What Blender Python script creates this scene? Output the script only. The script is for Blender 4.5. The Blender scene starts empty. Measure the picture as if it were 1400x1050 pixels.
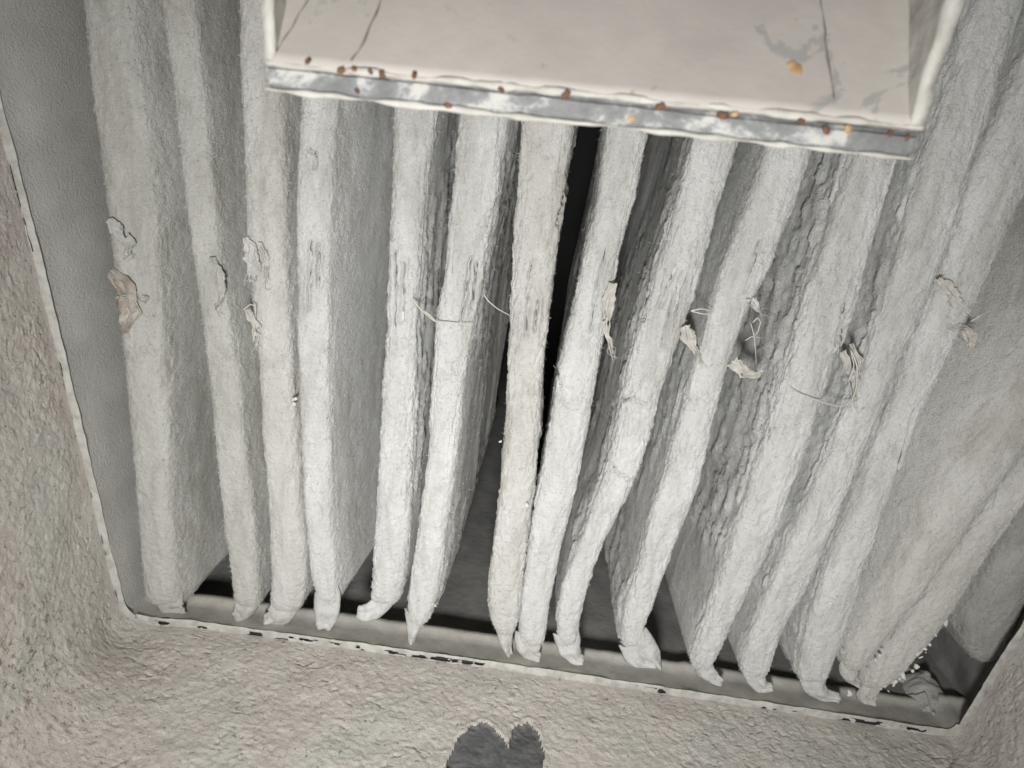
import bpy, math, random
import numpy as np
from mathutils import Matrix, Vector

random.seed(7); rng = np.random.default_rng(7)
S = bpy.context.scene
COL = S.collection

# ------------------------------------------------------------------ camera, world, lamps, exposure
W0, H0, F = 1400.0, 1050.0, 1050.0            # photograph size and focal length in its pixels
PITCH, ROLL = math.radians(25.0), math.radians(6.5)
CAM = np.array([0.0, 0.0, 0.95])
fw = np.array([0, math.cos(PITCH), -math.sin(PITCH)])
u0 = np.array([0, math.sin(PITCH), math.cos(PITCH)])
X = np.array([1.0, 0, 0])
rt = math.cos(ROLL)*X + math.sin(ROLL)*u0
up = -math.sin(ROLL)*X + math.cos(ROLL)*u0
cam_d = bpy.data.cameras.new('camera'); cam = bpy.data.objects.new('camera', cam_d); COL.objects.link(cam)
cam.matrix_world = Matrix(((rt[0], up[0], -fw[0], CAM[0]), (rt[1], up[1], -fw[1], CAM[1]),
                           (rt[2], up[2], -fw[2], CAM[2]), (0, 0, 0, 1)))
cam_d.sensor_width = 36; cam_d.lens = 36*F/W0
cam_d.clip_start = 0.01; cam_d.clip_end = 50
cam_d.dof.use_dof = True; cam_d.dof.focus_distance = 1.16; cam_d.dof.aperture_fstop = 8.0
S.camera = cam
w = bpy.data.worlds.new('World'); S.world = w; w.use_nodes = True
w.node_tree.nodes['Background'].inputs[0].default_value = (1.0, 0.985, 0.96, 1)
w.node_tree.nodes['Background'].inputs[1].default_value = 0.13
def area(name, loc, target, size, power, colour=(1, 1, 1), spread=180):
    d = bpy.data.lights.new(name, 'AREA'); d.shape = 'DISK'; d.size = size; d.energy = power; d.color = colour
    d.spread = math.radians(spread)
    o = bpy.data.objects.new(name, d); COL.objects.link(o); o.location = loc
    o.rotation_euler = (Vector(target)-Vector(loc)).to_track_quat('-Z', 'Y').to_euler()
    return o
area('hand_lamp', (-0.03, -0.40, 0.74), (-0.04, 1.0, 0.20), 0.20, 10.0, (1.0, 0.995, 0.975), 110)
S.view_settings.view_transform = 'Standard'; S.view_settings.look = 'None'
S.view_settings.exposure = 0.0; S.view_settings.gamma = 1.0
S.render.engine = 'CYCLES'

# ------------------------------------------------------------------ helpers
def U(px, py, Y):
    """point where the sight line of a photograph pixel meets the vertical plane at distance Y"""
    d = rt*(px-W0/2)/F + up*(H0/2-py)/F + fw
    return CAM + d*((Y-CAM[1])/d[1])

def _h(ix, iy, iz, s):
    n = (ix*374761393 + iy*668265263 + iz*2147483647 + s*1274126177) & 0xffffffff
    n = ((n ^ (n >> 13))*1274126177) & 0xffffffff
    n = ((n ^ (n >> 16))*2246822519) & 0xffffffff
    return ((n ^ (n >> 15)) & 0xffff)/65535.0*2-1
def noise(p, scale, seed=0):
    """value noise, -1..1; p is (n,3), scale a number or a triple"""
    q = p*np.asarray(scale, float)
    i = np.floor(q).astype(np.int64); f = q-i; f = f*f*f*(f*(f*6-15)+10)
    ix, iy, iz = i[:, 0], i[:, 1], i[:, 2]; fx, fy, fz = f[:, 0], f[:, 1], f[:, 2]
    def c(a, b, d): return _h(ix+a, iy+b, iz+d, seed)
    x00 = c(0,0,0)*(1-fx)+c(1,0,0)*fx; x10 = c(0,1,0)*(1-fx)+c(1,1,0)*fx
    x01 = c(0,0,1)*(1-fx)+c(1,0,1)*fx; x11 = c(0,1,1)*(1-fx)+c(1,1,1)*fx
    return (x00*(1-fy)+x10*fy)*(1-fz)+(x01*(1-fy)+x11*fy)*fz
def fbm(p, scale, seed=0, octv=3):
    s = np.asarray(scale, float); a = 1.0; t = 0; v = 0
    for k in range(octv):
        v = v + a*noise(p, s*(2.03**k), seed+k*17); t += a; a *= .5
    return v/t
def sstep(x, a, b):
    t = np.clip((x-a)/(b-a), 0, 1); return t*t*(3-2*t)

def mesh_obj(name, verts, faces, mat, parent=None, loc=None, smooth=True):
    me = bpy.data.meshes.new(name)
    verts = np.asarray(verts, np.float32); faces = np.asarray(faces, np.int32)
    n, k = faces.shape
    me.vertices.add(len(verts)); me.vertices.foreach_set('co', verts.ravel())
    me.loops.add(n*k); me.loops.foreach_set('vertex_index', faces.ravel())
    me.polygons.add(n); me.polygons.foreach_set('loop_start', np.arange(0, n*k, k, dtype=np.int32))
    try: me.polygons.foreach_set('loop_total', np.full(n, k, np.int32))
    except Exception: pass
    me.update(calc_edges=True); me.validate()
    me.polygons.foreach_set('use_smooth', np.full(len(me.polygons), smooth))
    me.materials.append(mat)
    o = bpy.data.objects.new(name, me); COL.objects.link(o)
    if parent: o.parent = parent
    if loc is not None: o.location = loc
    return o
def gridfaces(nr, nc, wrap=False):
    r = np.arange(nr-1)[:, None]; c = np.arange(nc if wrap else nc-1)[None, :]
    a = r*nc+c; b = r*nc+(c+1) % nc
    return np.stack([a, b, b+nc, a+nc], -1).reshape(-1, 4)
def thing(name, label, cat, loc, group=None):
    o = bpy.data.objects.new(name, None); COL.objects.link(o); o.location = loc; o.empty_display_size = .05
    o['label'] = label; o['category'] = cat
    if group: o['group'] = group
    return o
def structure(o): o['kind'] = 'structure'; return o
def grid_normals(P):
    du = np.gradient(P, axis=1); dv = np.gradient(P, axis=0)
    n = np.cross(du, dv); l = np.linalg.norm(n, axis=-1, keepdims=True); return n/np.maximum(l, 1e-9)
def spline(pts, n):
    """smooth resample of a polyline"""
    P = np.asarray(pts, float); d = np.r_[0, np.cumsum(np.linalg.norm(np.diff(P, axis=0), axis=1))]
    t = np.linspace(0, d[-1], n*4); Q = np.stack([np.interp(t, d, P[:, k]) for k in range(P.shape[1])], -1)
    m = max(1, (n*4)//(len(P)*3)); ker = np.hanning(2*m+3)[1:-1]; ker /= ker.sum()
    for k in range(Q.shape[1]):
        e = np.r_[2*Q[0, k]-Q[len(ker)//2:0:-1, k], Q[:, k], 2*Q[-1, k]-Q[-2:-2-len(ker)//2:-1, k]]
        Q[:, k] = np.convolve(e, ker, 'valid')
    return Q[np.linspace(0, len(Q)-1, n).astype(int)]
def ribbon(name, pts, widths, thick, mat, parent, nseg=24, nc=10, rough=0.0, seed=0, wdir=None):
    """a strip of cloth or a thread: flattened tube along a path, closed at both ends"""
    C = spline(pts, nseg); T = np.gradient(C, axis=0); T /= np.linalg.norm(T, axis=1, keepdims=True)
    ref = np.array([0, 1.0, 0])
    A = np.cross(T, ref); A /= np.maximum(np.linalg.norm(A, axis=1, keepdims=True), 1e-6)
    if wdir is not None:
        A = np.tile(np.asarray(wdir, float), (nseg, 1)); A -= (A*T).sum(1, keepdims=True)*T
        A /= np.linalg.norm(A, axis=1, keepdims=True)
    B = np.cross(A, T)
    t = np.linspace(0, 1, nseg); wd = np.interp(t, np.linspace(0, 1, len(widths)), widths)
    cap = np.clip(np.minimum(t, 1-t)*nseg/1.6, 0, 1)**.5
    a = np.linspace(0, 2*np.pi, nc, endpoint=False)
    V = C[:, None]+A[:, None]*(np.cos(a)[None, :, None]*(wd*cap*.5)[:, None, None]) \
        + B[:, None]*(np.sin(a)[None, :, None]*(np.minimum(thick, wd)*(.25+.75*cap)*.5)[:, None, None])
    if rough:
        q = V.reshape(-1, 3)
        off = np.stack([fbm(q, 70, seed+k*31, 2) for k in range(3)], -1)
        V = (q+off*rough).reshape(V.shape)
    V = V.reshape(-1, 3)
    f = gridfaces(nseg, nc, True)
    base = np.array(parent.location) if parent else 0
    return mesh_obj(name, V-base, f, mat, parent)

# ------------------------------------------------------------------ materials
class NT:
    def __init__(s, name):
        s.m = bpy.data.materials.new(name); s.m.use_nodes = True; s.t = s.m.node_tree
        s.b = s.t.nodes['Principled BSDF']; s.co = s.t.nodes.new('ShaderNodeTexCoord').outputs['Object']
        s.b.inputs['Specular IOR Level'].default_value = .25
    def n(s, typ, **kw):
        o = s.t.nodes.new(typ)
        for k, v in kw.items(): setattr(o, k, v)
        return o
    def link(s, a, b): s.t.links.new(a, b)
    def noise(s, scale, detail=4, rough=.6, dist=0, vec=None, stretch=None):
        o = s.n('ShaderNodeTexNoise'); o.inputs['Scale'].default_value = scale; o.inputs['Detail'].default_value = detail
        o.inputs['Roughness'].default_value = rough; o.inputs['Distortion'].default_value = dist
        v = vec or s.co
        if stretch:
            m = s.n('ShaderNodeMapping'); m.inputs['Scale'].default_value = stretch; s.link(v, m.inputs['Vector']); v = m.outputs[0]
        s.link(v, o.inputs['Vector']); return o.outputs['Fac']
    def ramp(s, fac, *stops):
        o = s.n('ShaderNodeValToRGB'); e = o.color_ramp.elements
        while len(e) < len(stops): e.new(.5)
        for k, (p, c) in enumerate(stops):
            e[k].position = p; e[k].color = (*c, 1) if isinstance(c, tuple) else (c, c, c, 1)
        s.link(fac, o.inputs[0]); return o.outputs[0]
    def mix(s, fac, a, b, mode='MIX'):
        o = s.n('ShaderNodeMix', data_type='RGBA', blend_type=mode)
        for v, i in ((fac, 0), (a, 6), (b, 7)):
            if hasattr(v, 'is_output'): s.link(v, o.inputs[i])
            elif i == 0: o.inputs[i].default_value = v
            else: o.inputs[i].default_value = (*v, 1)
        return o.outputs[2]
    def bump(s, h, strength, dist, prev=None):
        o = s.n('ShaderNodeBump'); o.inputs['Strength'].default_value = strength; o.inputs['Distance'].default_value = dist
        s.link(h, o.inputs['Height'])
        if prev: s.link(prev, o.inputs['Normal'])
        return o.outputs[0]
    def done(s, col, rough=.95, nor=None):
        if hasattr(col, 'is_output'): s.link(col, s.b.inputs['Base Color'])
        else: s.b.inputs['Base Color'].default_value = (*col, 1)
        if hasattr(rough, 'is_output'): s.link(rough, s.b.inputs['Roughness'])
        else: s.b.inputs['Roughness'].default_value = rough
        if nor: s.link(nor, s.b.inputs['Normal'])
        return s.m

def felt(name, light, dark, bump=.55, fine=420, speck=.6):
    k = NT(name)
    c = k.ramp(k.noise(14, 5, .65, .4, stretch=(1.6, 1.6, .5)), (.34, dark), (.64, light))
    st = k.ramp(k.noise(6, 5, .7, .8, stretch=(2.5, 2.5, .8)), (.50, 0.0), (.66, .75))
    c = k.mix(st, c, (light[0]*.62, light[1]*.60, light[2]*.555))
    sp = k.ramp(k.noise(230, 4, .65), (.33, 1.0), (.40, 0.0))
    c = k.mix(k.mix(1.0, sp, (speck, speck, speck), 'MULTIPLY'), c, (dark[0]*.62, dark[1]*.6, dark[2]*.55))
    n1 = k.bump(k.noise(120, 5, .62, .3), bump, .006)
    n2 = k.bump(k.noise(fine, 4, .7, .6), bump*1.6, .003, n1)
    v = k.n('ShaderNodeTexVoronoi', feature='DISTANCE_TO_EDGE'); v.inputs['Scale'].default_value = 55
    wv = k.n('ShaderNodeVectorMath', operation='ADD'); k.link(k.co, wv.inputs[0])
    nz = k.n('ShaderNodeTexNoise'); nz.inputs['Scale'].default_value = 60; k.link(k.co, nz.inputs['Vector'])
    sc = k.n('ShaderNodeVectorMath', operation='SCALE'); sc.inputs['Scale'].default_value = .025; k.link(nz.outputs['Color'], sc.inputs[0])
    k.link(sc.outputs[0], wv.inputs[1]); k.link(wv.outputs[0], v.inputs['Vector'])
    crack = k.ramp(v.outputs['Distance'], (0.0, 0.0), (.035, 1.0))
    gate = k.ramp(k.noise(18, 2), (.57, 0.0), (.64, 1.0))
    ck = k.mix(gate, (1, 1, 1), crack)
    n3 = k.bump(ck, .5, .002, n2)
    return k.done(c, .96, n3)

M = {}
M['white'] = felt('white_dust_felt', (.76, .76, .745), (.60, .60, .58))
M['warm'] = felt('cream_dust_felt', (.70, .69, .66), (.56, .55, .515))
M['olive'] = felt('grey_green_dust_felt', (.61, .605, .57), (.47, .465, .43))
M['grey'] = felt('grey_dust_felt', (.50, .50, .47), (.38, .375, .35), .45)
M['fuzz'] = NT('felt_fibre').done((.72, .72, .70), .9)
k = NT('bare_tan_cloth'); M['cloth'] = k.done(k.ramp(k.noise(90, 4), (.35, (.43, .41, .37)), (.65, (.58, .56, .52))), .9, k.bump(k.noise(300, 4), .6, .001))
k = NT('brown_stained_cloth'); M['stain'] = k.done(k.ramp(k.noise(60, 4), (.35, (.26, .215, .18)), (.68, (.46, .43, .385))), .9, k.bump(k.noise(260, 4), .6, .0015))
k = NT('thread'); M['thread'] = k.done((.60, .58, .53), .8)
k = NT('dust_lump'); M['lump'] = k.done(k.ramp(k.noise(200, 3), (.3, (.60, .59, .55)), (.7, (.76, .75, .72))), .95, k.bump(k.noise(500, 3), .5, .001))
k = NT('caked_dust_wall')
base = k.ramp(k.noise(5, 5, .6, .5), (.38, (.53, .48, .44)), (.50, (.575, .535, .49)), (.62, (.51, .505, .46)))
base = k.mix(k.ramp(k.noise(70, 5, .65), (.40, 0.0), (.66, .45)), base, (.68, .64, .59))
base = k.mix(k.ramp(k.noise(150, 3, .6), (.30, .75), (.38, 0.0)), base, (.15, .12, .10))
sep = k.n('ShaderNodeSeparateXYZ'); k.link(k.co, sep.inputs[0])
zone = k.n('ShaderNodeVectorMath', operation='DISTANCE'); k.link(k.co, zone.inputs[0]); zone.inputs[1].default_value = (-.63, .75, .09)
zf = k.ramp(zone.outputs['Value'], (.03, 1.0), (.20, 0.0))
rs = k.ramp(k.noise(95, 4, .7), (.55, 0.0), (.62, .8))
base = k.mix(k.mix(1.0, zf, rs, 'MULTIPLY'), base, (.20, .125, .075))
nb = k.bump(k.noise(110, 6, .68, .3), .6, .004); nb = k.bump(k.noise(300, 5, .75), .9, .003, nb)
M['wall'] = k.done(base, .93, nb)
k = NT('bare_dark_metal'); M['bare'] = k.done(k.ramp(k.noise(40, 5), (.35, (.085, .085, .085)), (.65, (.15, .15, .148))), .75, k.bump(k.noise(160, 5), .5, .003))
k = NT('dusty_frame_metal'); M['frame'] = k.done(k.ramp(k.noise(60, 5, .6, .3), (.34, (.37, .36, .33)), (.62, (.53, .52, .485))), .8, k.bump(k.noise(180, 5), .45, .0025))
k = NT('dark_gap'); M['gap'] = k.done((.035, .033, .03), .9)
k = NT('dusty_inner_steel'); M['inner'] = k.done(k.ramp(k.noise(25, 4), (.35, (.36, .345, .31)), (.65, (.47, .45, .41))), .9, k.bump(k.noise(120, 5), .4, .002))
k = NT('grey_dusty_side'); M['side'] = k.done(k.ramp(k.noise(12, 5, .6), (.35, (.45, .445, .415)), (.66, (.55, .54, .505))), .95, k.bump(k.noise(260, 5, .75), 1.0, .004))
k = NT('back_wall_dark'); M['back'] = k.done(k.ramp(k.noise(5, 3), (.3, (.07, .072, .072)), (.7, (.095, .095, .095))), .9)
k = NT('dusty_steel_wall_shade'); M['sump'] = k.done(k.ramp(k.noise(18, 5), (.35, (.17, .168, .16)), (.66, (.25, .247, .235))), .92, k.bump(k.noise(90, 5), .5, .003))  # steel of the floor; on the right wall its dark tone stands for shade
k = NT('chipped_pale_paint')
pc = k.ramp(k.noise(9, 4, .55, .3), (.34, (.41, .375, .345)), (.66, (.47, .435, .40)))
sc1 = k.ramp(k.noise(16, 6, .62, 1.6), (.625, 0.0), (.65, 1.0))
pc = k.mix(k.mix(1.0, sc1, (.6, .6, .6), 'MULTIPLY'), pc, (.27, .27, .265))
pc = k.mix(k.ramp(k.noise(70, 4), (.70, 0.0), (.74, .7)), pc, (.30, .19, .11))
pc = k.mix(k.ramp(k.noise(5, 5, .65, .6), (.48, 0.0), (.70, .55)), pc, (.40, .375, .335))
M['paint'] = k.done(pc, .55, k.bump(k.noise(55, 5), .2, .003))
k = NT('worn_steel_lip')
pc = k.ramp(k.noise(30, 8, .72, .35, stretch=(1, 1, 1.4)), (.42, (.47, .46, .43)), (.455, (.40, .40, .39)), (.50, (.23, .232, .232)), (.62, (.16, .162, .163)))
M['lip'] = k.done(pc, .95, k.bump(k.noise(120, 5), .3, .002))
k = NT('cheek_paint'); M['cheek'] = k.done(k.ramp(k.noise(45, 5, .6, .4), (.34, (.37, .355, .32)), (.62, (.52, .505, .465))), .6, k.bump(k.noise(120, 5), .5, .002))
k = NT('rust'); M['rust'] = k.done(k.ramp(k.noise(200, 4), (.35, (.09, .05, .035)), (.65, (.19, .105, .06))), .9, k.bump(k.noise(400, 3), .5, .001))
k = NT('rust_ochre'); M['ochre'] = k.done(k.ramp(k.noise(120, 4), (.35, (.36, .22, .10)), (.65, (.50, .36, .21))), .9)
k = NT('grime_line_crack_shade'); M['grime_shade'] = k.done((.16, .145, .13), .9)  # grime of the tray seams, and the painted shade in the bag splits

# ------------------------------------------------------------------ chamber: opening, walls, back
YR, YB = 0.97, 0.979
def polyres(P, n, k=7):
    d = np.r_[0, np.cumsum(np.linalg.norm(np.diff(P, axis=0), axis=1))]; t = np.linspace(0, d[-1], n)
    Q = np.stack([np.interp(t, d, P[:, c]) for c in range(3)], -1); ker = np.hanning(k+2)[1:-1]; ker /= ker.sum()
    return np.stack([np.convolve(np.pad(Q[:, c], k//2, 'reflect', reflect_type='odd'), ker, 'valid') for c in range(3)], -1)
RIM = [(-190, -640), (0, 112), (60, 350), (118, 590), (158, 765), (174, 826), (184, 838), (205, 843), (260, 847), (400, 866), (600, 893), (700, 907),
       (900, 937), (1100, 967), (1230, 987), (1296, 997), (1308, 990), (1345, 928), (1400, 842), (1500, 680), (1950, -50)]
rim3 = np.array([U(x, y, YR) for x, y in RIM])
NP = 1300
rimS = polyres(rim3, NP)
arc = np.r_[0, np.cumsum(np.linalg.norm(np.diff(rimS, axis=0), axis=1))]
vis = (rimS[:, 2] < 1.06)
rimS = polyres(rimS[vis], NP)
T = np.gradient(rimS, axis=0); T /= np.linalg.norm(T, axis=1, keepdims=True)
Nin = np.stack([-T[:, 2], np.zeros(NP), T[:, 0]], -1)             # points into the opening
ZF = float(np.median(rimS[(rimS[:, 0] > -.2) & (rimS[:, 0] < .2), 2]))

def on_floor_z(px, py, dz):
    dd = rt*(px-W0/2)/F+up*(H0/2-py)/F+fw; t = (ZF-.03+dz-CAM[2])/dd[2]; return CAM+dd*t
# caked front wall: from the rim towards the camera
NY = 330
dy = np.linspace(0, 1, NY)**1.25*0.62
P = np.zeros((NY, NP, 3))
# round the inner corner: move the profile outward and blur it as it nears the camera
for j, d in enumerate(dy):
    prof = rimS - Nin*(0.012 + .05*d)
    P[j] = prof; P[j, :, 1] = YR - .004 - d
blur = np.hanning(131); blur /= blur.sum()
Q = P.copy()
for c in (0, 2):
    pad = np.pad(P[:, :, c], ((0, 0), (65, 65)), 'reflect', reflect_type='odd')
    Q[:, :, c] = np.apply_along_axis(lambda r: np.convolve(r, blur, 'valid'), 1, pad)
bl = sstep(dy, .02, .16)[:, None, None]
P = P*(1-bl)+Q*bl
n = -grid_normals(P); q = P.reshape(-1, 3)
if (n[NY//2, NP//2] @ np.array([0, 0, 1])) < 0: n = -n
d = fbm(q, 14, 3, 2)*.005 + fbm(q, (75, 75, 75), 11, 3)*.0010 + fbm(q, 190, 13, 2)*.0012
pl = fbm(q, (70, 45, 70), 23, 3); d += sstep(pl, .08, .16)*.0008
pl2 = fbm(q, (120, 80, 120), 43, 2); d += sstep(pl2, .14, .22)*.001
cr = np.abs(fbm(q, (45, 30, 45), 61, 2)); d -= (1-sstep(cr, 0, .04))*.003*sstep(fbm(q, 12, 5, 1), -.05, .15)
cp = np.array([on_floor_z(1262, 1003, 0)]); rad_ = np.sqrt((q[:, 0]-cp[0, 0])**2+((q[:, 1]-cp[0, 1])*.9)**2)
d -= np.exp(-((rad_+fbm(q, 30, 6, 2)*.01-.052)/.0028)**2)*.006*(q[:, 2] < ZF+.05)*(q[:, 0] > cp[0, 0])
d *= np.repeat(sstep(dy, 0, .03)*.85+.15, NP)
# two bare dark patches
px_c = [U(652, 1052, YR), U(716, 1046, YR)]
def on_floor(px, py):
    dd = rt*(px-W0/2)/F+up*(H0/2-py)/F+fw; t = (ZF-.012-.03-CAM[2])/dd[2]; return CAM+dd*t
pa, pb = on_floor(656, 1060), on_floor(716, 1050)
ra = np.linalg.norm(on_floor(700, 1058)-on_floor(656, 1058)); rb = ra*.62
wob = fbm(q, 50, 71, 3)*.28
def pm(c, rx, ry): return np.sqrt(((q[:, 0]-c[0])/rx)**2+((q[:, 1]-c[1])/ry)**2)+wob
la = on_floor(656, 1003); lb = on_floor(716, 1004)
m1 = pm(pa, ra, abs(la[1]-pa[1])); m2 = pm(pb, rb, abs(lb[1]-pb[1]))
mm = np.minimum(m1, m2); floorz = q[:, 2] < ZF+.05
d = np.where(floorz, d - (1-sstep(mm, .94, 1.02))*.006 + np.exp(-((mm-1.1)/.07)**2)*.002, d)
V = q + n.reshape(-1, 3)*d[:, None]
faces = gridfaces(NY, NP)
fm = lambda m: (m[faces].mean(1) < 1.0) & floorz[faces].all(1)
f1, f2 = fm(m1), fm(m2) & ~fm(m1)
front_wall = structure(mesh_obj('front_wall', V, faces[~(f1 | f2)], M['wall']))
for ff in (f1, f2):
    if ff.sum():
        idx, inv = np.unique(faces[ff], return_inverse=True)
        mesh_obj('bare_patch', V[idx], inv.reshape(-1, 4), M['bare'], front_wall)

# frame round the opening: a thin strip with missing chips over a dark backing
frame = thing('opening_frame', 'thin dusty metal frame with black chips round the opening below the bags', 'frame', (0, YR, ZF))
fb = np.array(frame.location)
def strip(name, sel, mat, w0, w1, y, seed, chips=0.0, edge=.002, amax=.8):
    R = rimS[sel]; N_ = Nin[sel]; L = np.linalg.norm(np.diff(R, axis=0), axis=1).sum(); m = int(L/.0014)
    ii = np.linspace(0, len(R)-1, m); R = np.stack([np.interp(ii, np.arange(len(R)), R[:, c]) for c in range(3)], -1)
    N_ = np.stack([np.interp(ii, np.arange(len(N_)), N_[:, c]) for c in range(3)], -1)
    nc = 12; a = np.linspace(0, 1, nc)
    off = w0+(w1-w0)*a
    V = R[:, None]+N_[:, None]*off[None, :, None]
    V[:, :, 1] = y - np.sin(a*np.pi)[None]**.5*.0012
    qv = V.reshape(-1, 3).copy()
    V = qv + np.stack([fbm(qv, 40, seed, 2), fbm(qv, 60, seed+3, 2), fbm(qv, 40, seed+5, 2)], -1)*edge
    fc = gridfaces(m, nc)
    cen = qv[fc].mean(1); aa = np.tile(a, m)[fc].mean(1)
    if chips:
        nn = fbm(cen, (45, 1, 110) if name != 'side_strip' else (160, 1, 32), seed+9, 3)+fbm(cen, (9, 1, 9), seed+19, 1)*.55
        keep = ~((nn > chips) & (aa < amax) & (aa > .05))
        fc = fc[keep]
    o = mesh_obj(name, V-fb, fc, mat, frame)
    s = o.modifiers.new('thickness', 'SOLIDIFY'); s.thickness = .0024; s.offset = 0
    return o
iz = np.arange(NP)
lc = int(np.argmin((rimS[:, 0]-U(190, 834, YR)[0])**2+(rimS[:, 2]-U(190, 834, YR)[2])**2))
rc = int(np.argmin((rimS[:, 0]-U(1305, 986, YR)[0])**2+(rimS[:, 2]-U(1305, 986, YR)[2])**2))
parts = (('side_strip', iz <= lc), ('bottom_strip', (iz >= lc) & (iz <= rc)), ('side_strip', iz >= rc))
for j, (nm, sel) in enumerate(parts):
    strip(nm, sel, M['frame'], -.0145, -.0005 if j != 1 else .003, YR-.004, 100+j*40, .40 if j == 1 else 0.20, .0014, .72 if j == 1 else .36)
    strip('backing', sel, M['gap'], -.016, -.006, YR+.002, 300+j, 0)
# inner ledge behind the bottom strip
xs = np.linspace(rimS[lc, 0]-.02, rimS[rc, 0]+.05, 120); zs = np.interp(xs, rimS[lc:rc, 0], rimS[lc:rc, 2])
prof = [(-.002, .001), (.006, -.001), (.016, -.003), (.034, -.005), (.052, -.006), (.055, -.002), (.066, -.002), (.069, -.008), (.070, -.10)]
V = np.array([[(x, YR+a, z+b) for a, b in prof] for x, z in zip(xs, zs)]); qv = V.reshape(-1, 3)
V = qv+np.stack([0*qv[:, 0], fbm(qv, 30, 5, 2)*.002, fbm(qv, 30, 7, 3)*.003], -1)
mesh_obj('ledge', V-fb, gridfaces(len(xs), len(prof)), M['inner'], frame)

# chamber side walls, back, floor and ceiling
def sheet(name, pts4, nu, nv, mat, amp, seed, sc=20, belly=0):
    a, b, c, e = [np.array(p, float) for p in pts4]
    u = np.linspace(0, 1, nu)[None, :, None]; v = np.linspace(0, 1, nv)[:, None, None]
    P = (a*(1-u)+b*u)*(1-v)+(e*(1-u)+c*u)*v
    if belly: P[:, :, 0] += belly*(1-np.exp(-np.maximum(P[:, :, 1]-YR-.004, 0)/.07))*(.25+.75*np.clip((P[:, :, 2]-ZF)/.95, 0, 1))
    nn = grid_normals(P); qq = P.reshape(-1, 3)
    P = qq+nn.reshape(-1, 3)*(fbm(qq, sc, seed, 4)*amp)[:, None]
    return structure(mesh_obj(name, P, gridfaces(nv, nu), mat))
xl0, xl1 = rimS[lc, 0]-.016, rimS[0, 0]-.016
zl0, zl1 = ZF-.1, rimS[0, 2]
kl = (rimS[0, 0]-rimS[lc-30, 0])/(rimS[0, 2]-rimS[lc-30, 2])
xlf = lambda z: rimS[lc-30, 0]-.002+kl*(z-rimS[lc-30, 2])
kr = (rimS[-1, 0]-rimS[rc+30, 0])/(rimS[-1, 2]-rimS[rc+30, 2])
xrf = lambda z: rimS[rc+30, 0]+.05+kr*(z-rimS[rc+30, 2])
zt = 1.45; YE = 2.5
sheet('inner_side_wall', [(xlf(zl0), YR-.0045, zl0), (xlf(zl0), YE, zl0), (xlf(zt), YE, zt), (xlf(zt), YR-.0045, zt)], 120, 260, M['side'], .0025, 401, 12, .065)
sheet('inner_side_wall', [(xrf(zl0), YR-.0045, zl0), (xrf(zl0), YE, zl0), (xrf(zt), YE, zt), (xrf(zt), YR-.0045, zt)], 80, 160, M['sump'], .011, 402, 22)  # coloured darker than the left wall: the bags' shade is put into its colour
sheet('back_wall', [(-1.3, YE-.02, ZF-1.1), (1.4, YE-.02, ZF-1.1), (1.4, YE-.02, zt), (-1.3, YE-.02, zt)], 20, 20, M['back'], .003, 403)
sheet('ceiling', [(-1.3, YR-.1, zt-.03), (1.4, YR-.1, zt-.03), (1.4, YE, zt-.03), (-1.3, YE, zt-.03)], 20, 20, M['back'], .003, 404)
sheet('floor', [(-1.3, YR+.05, ZF-.045), (1.4, YR+.05, ZF-.045), (1.4, YE, ZF-.045), (-1.3, YE, ZF-.045)], 20, 20, M['sump'], .003, 405)

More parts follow.
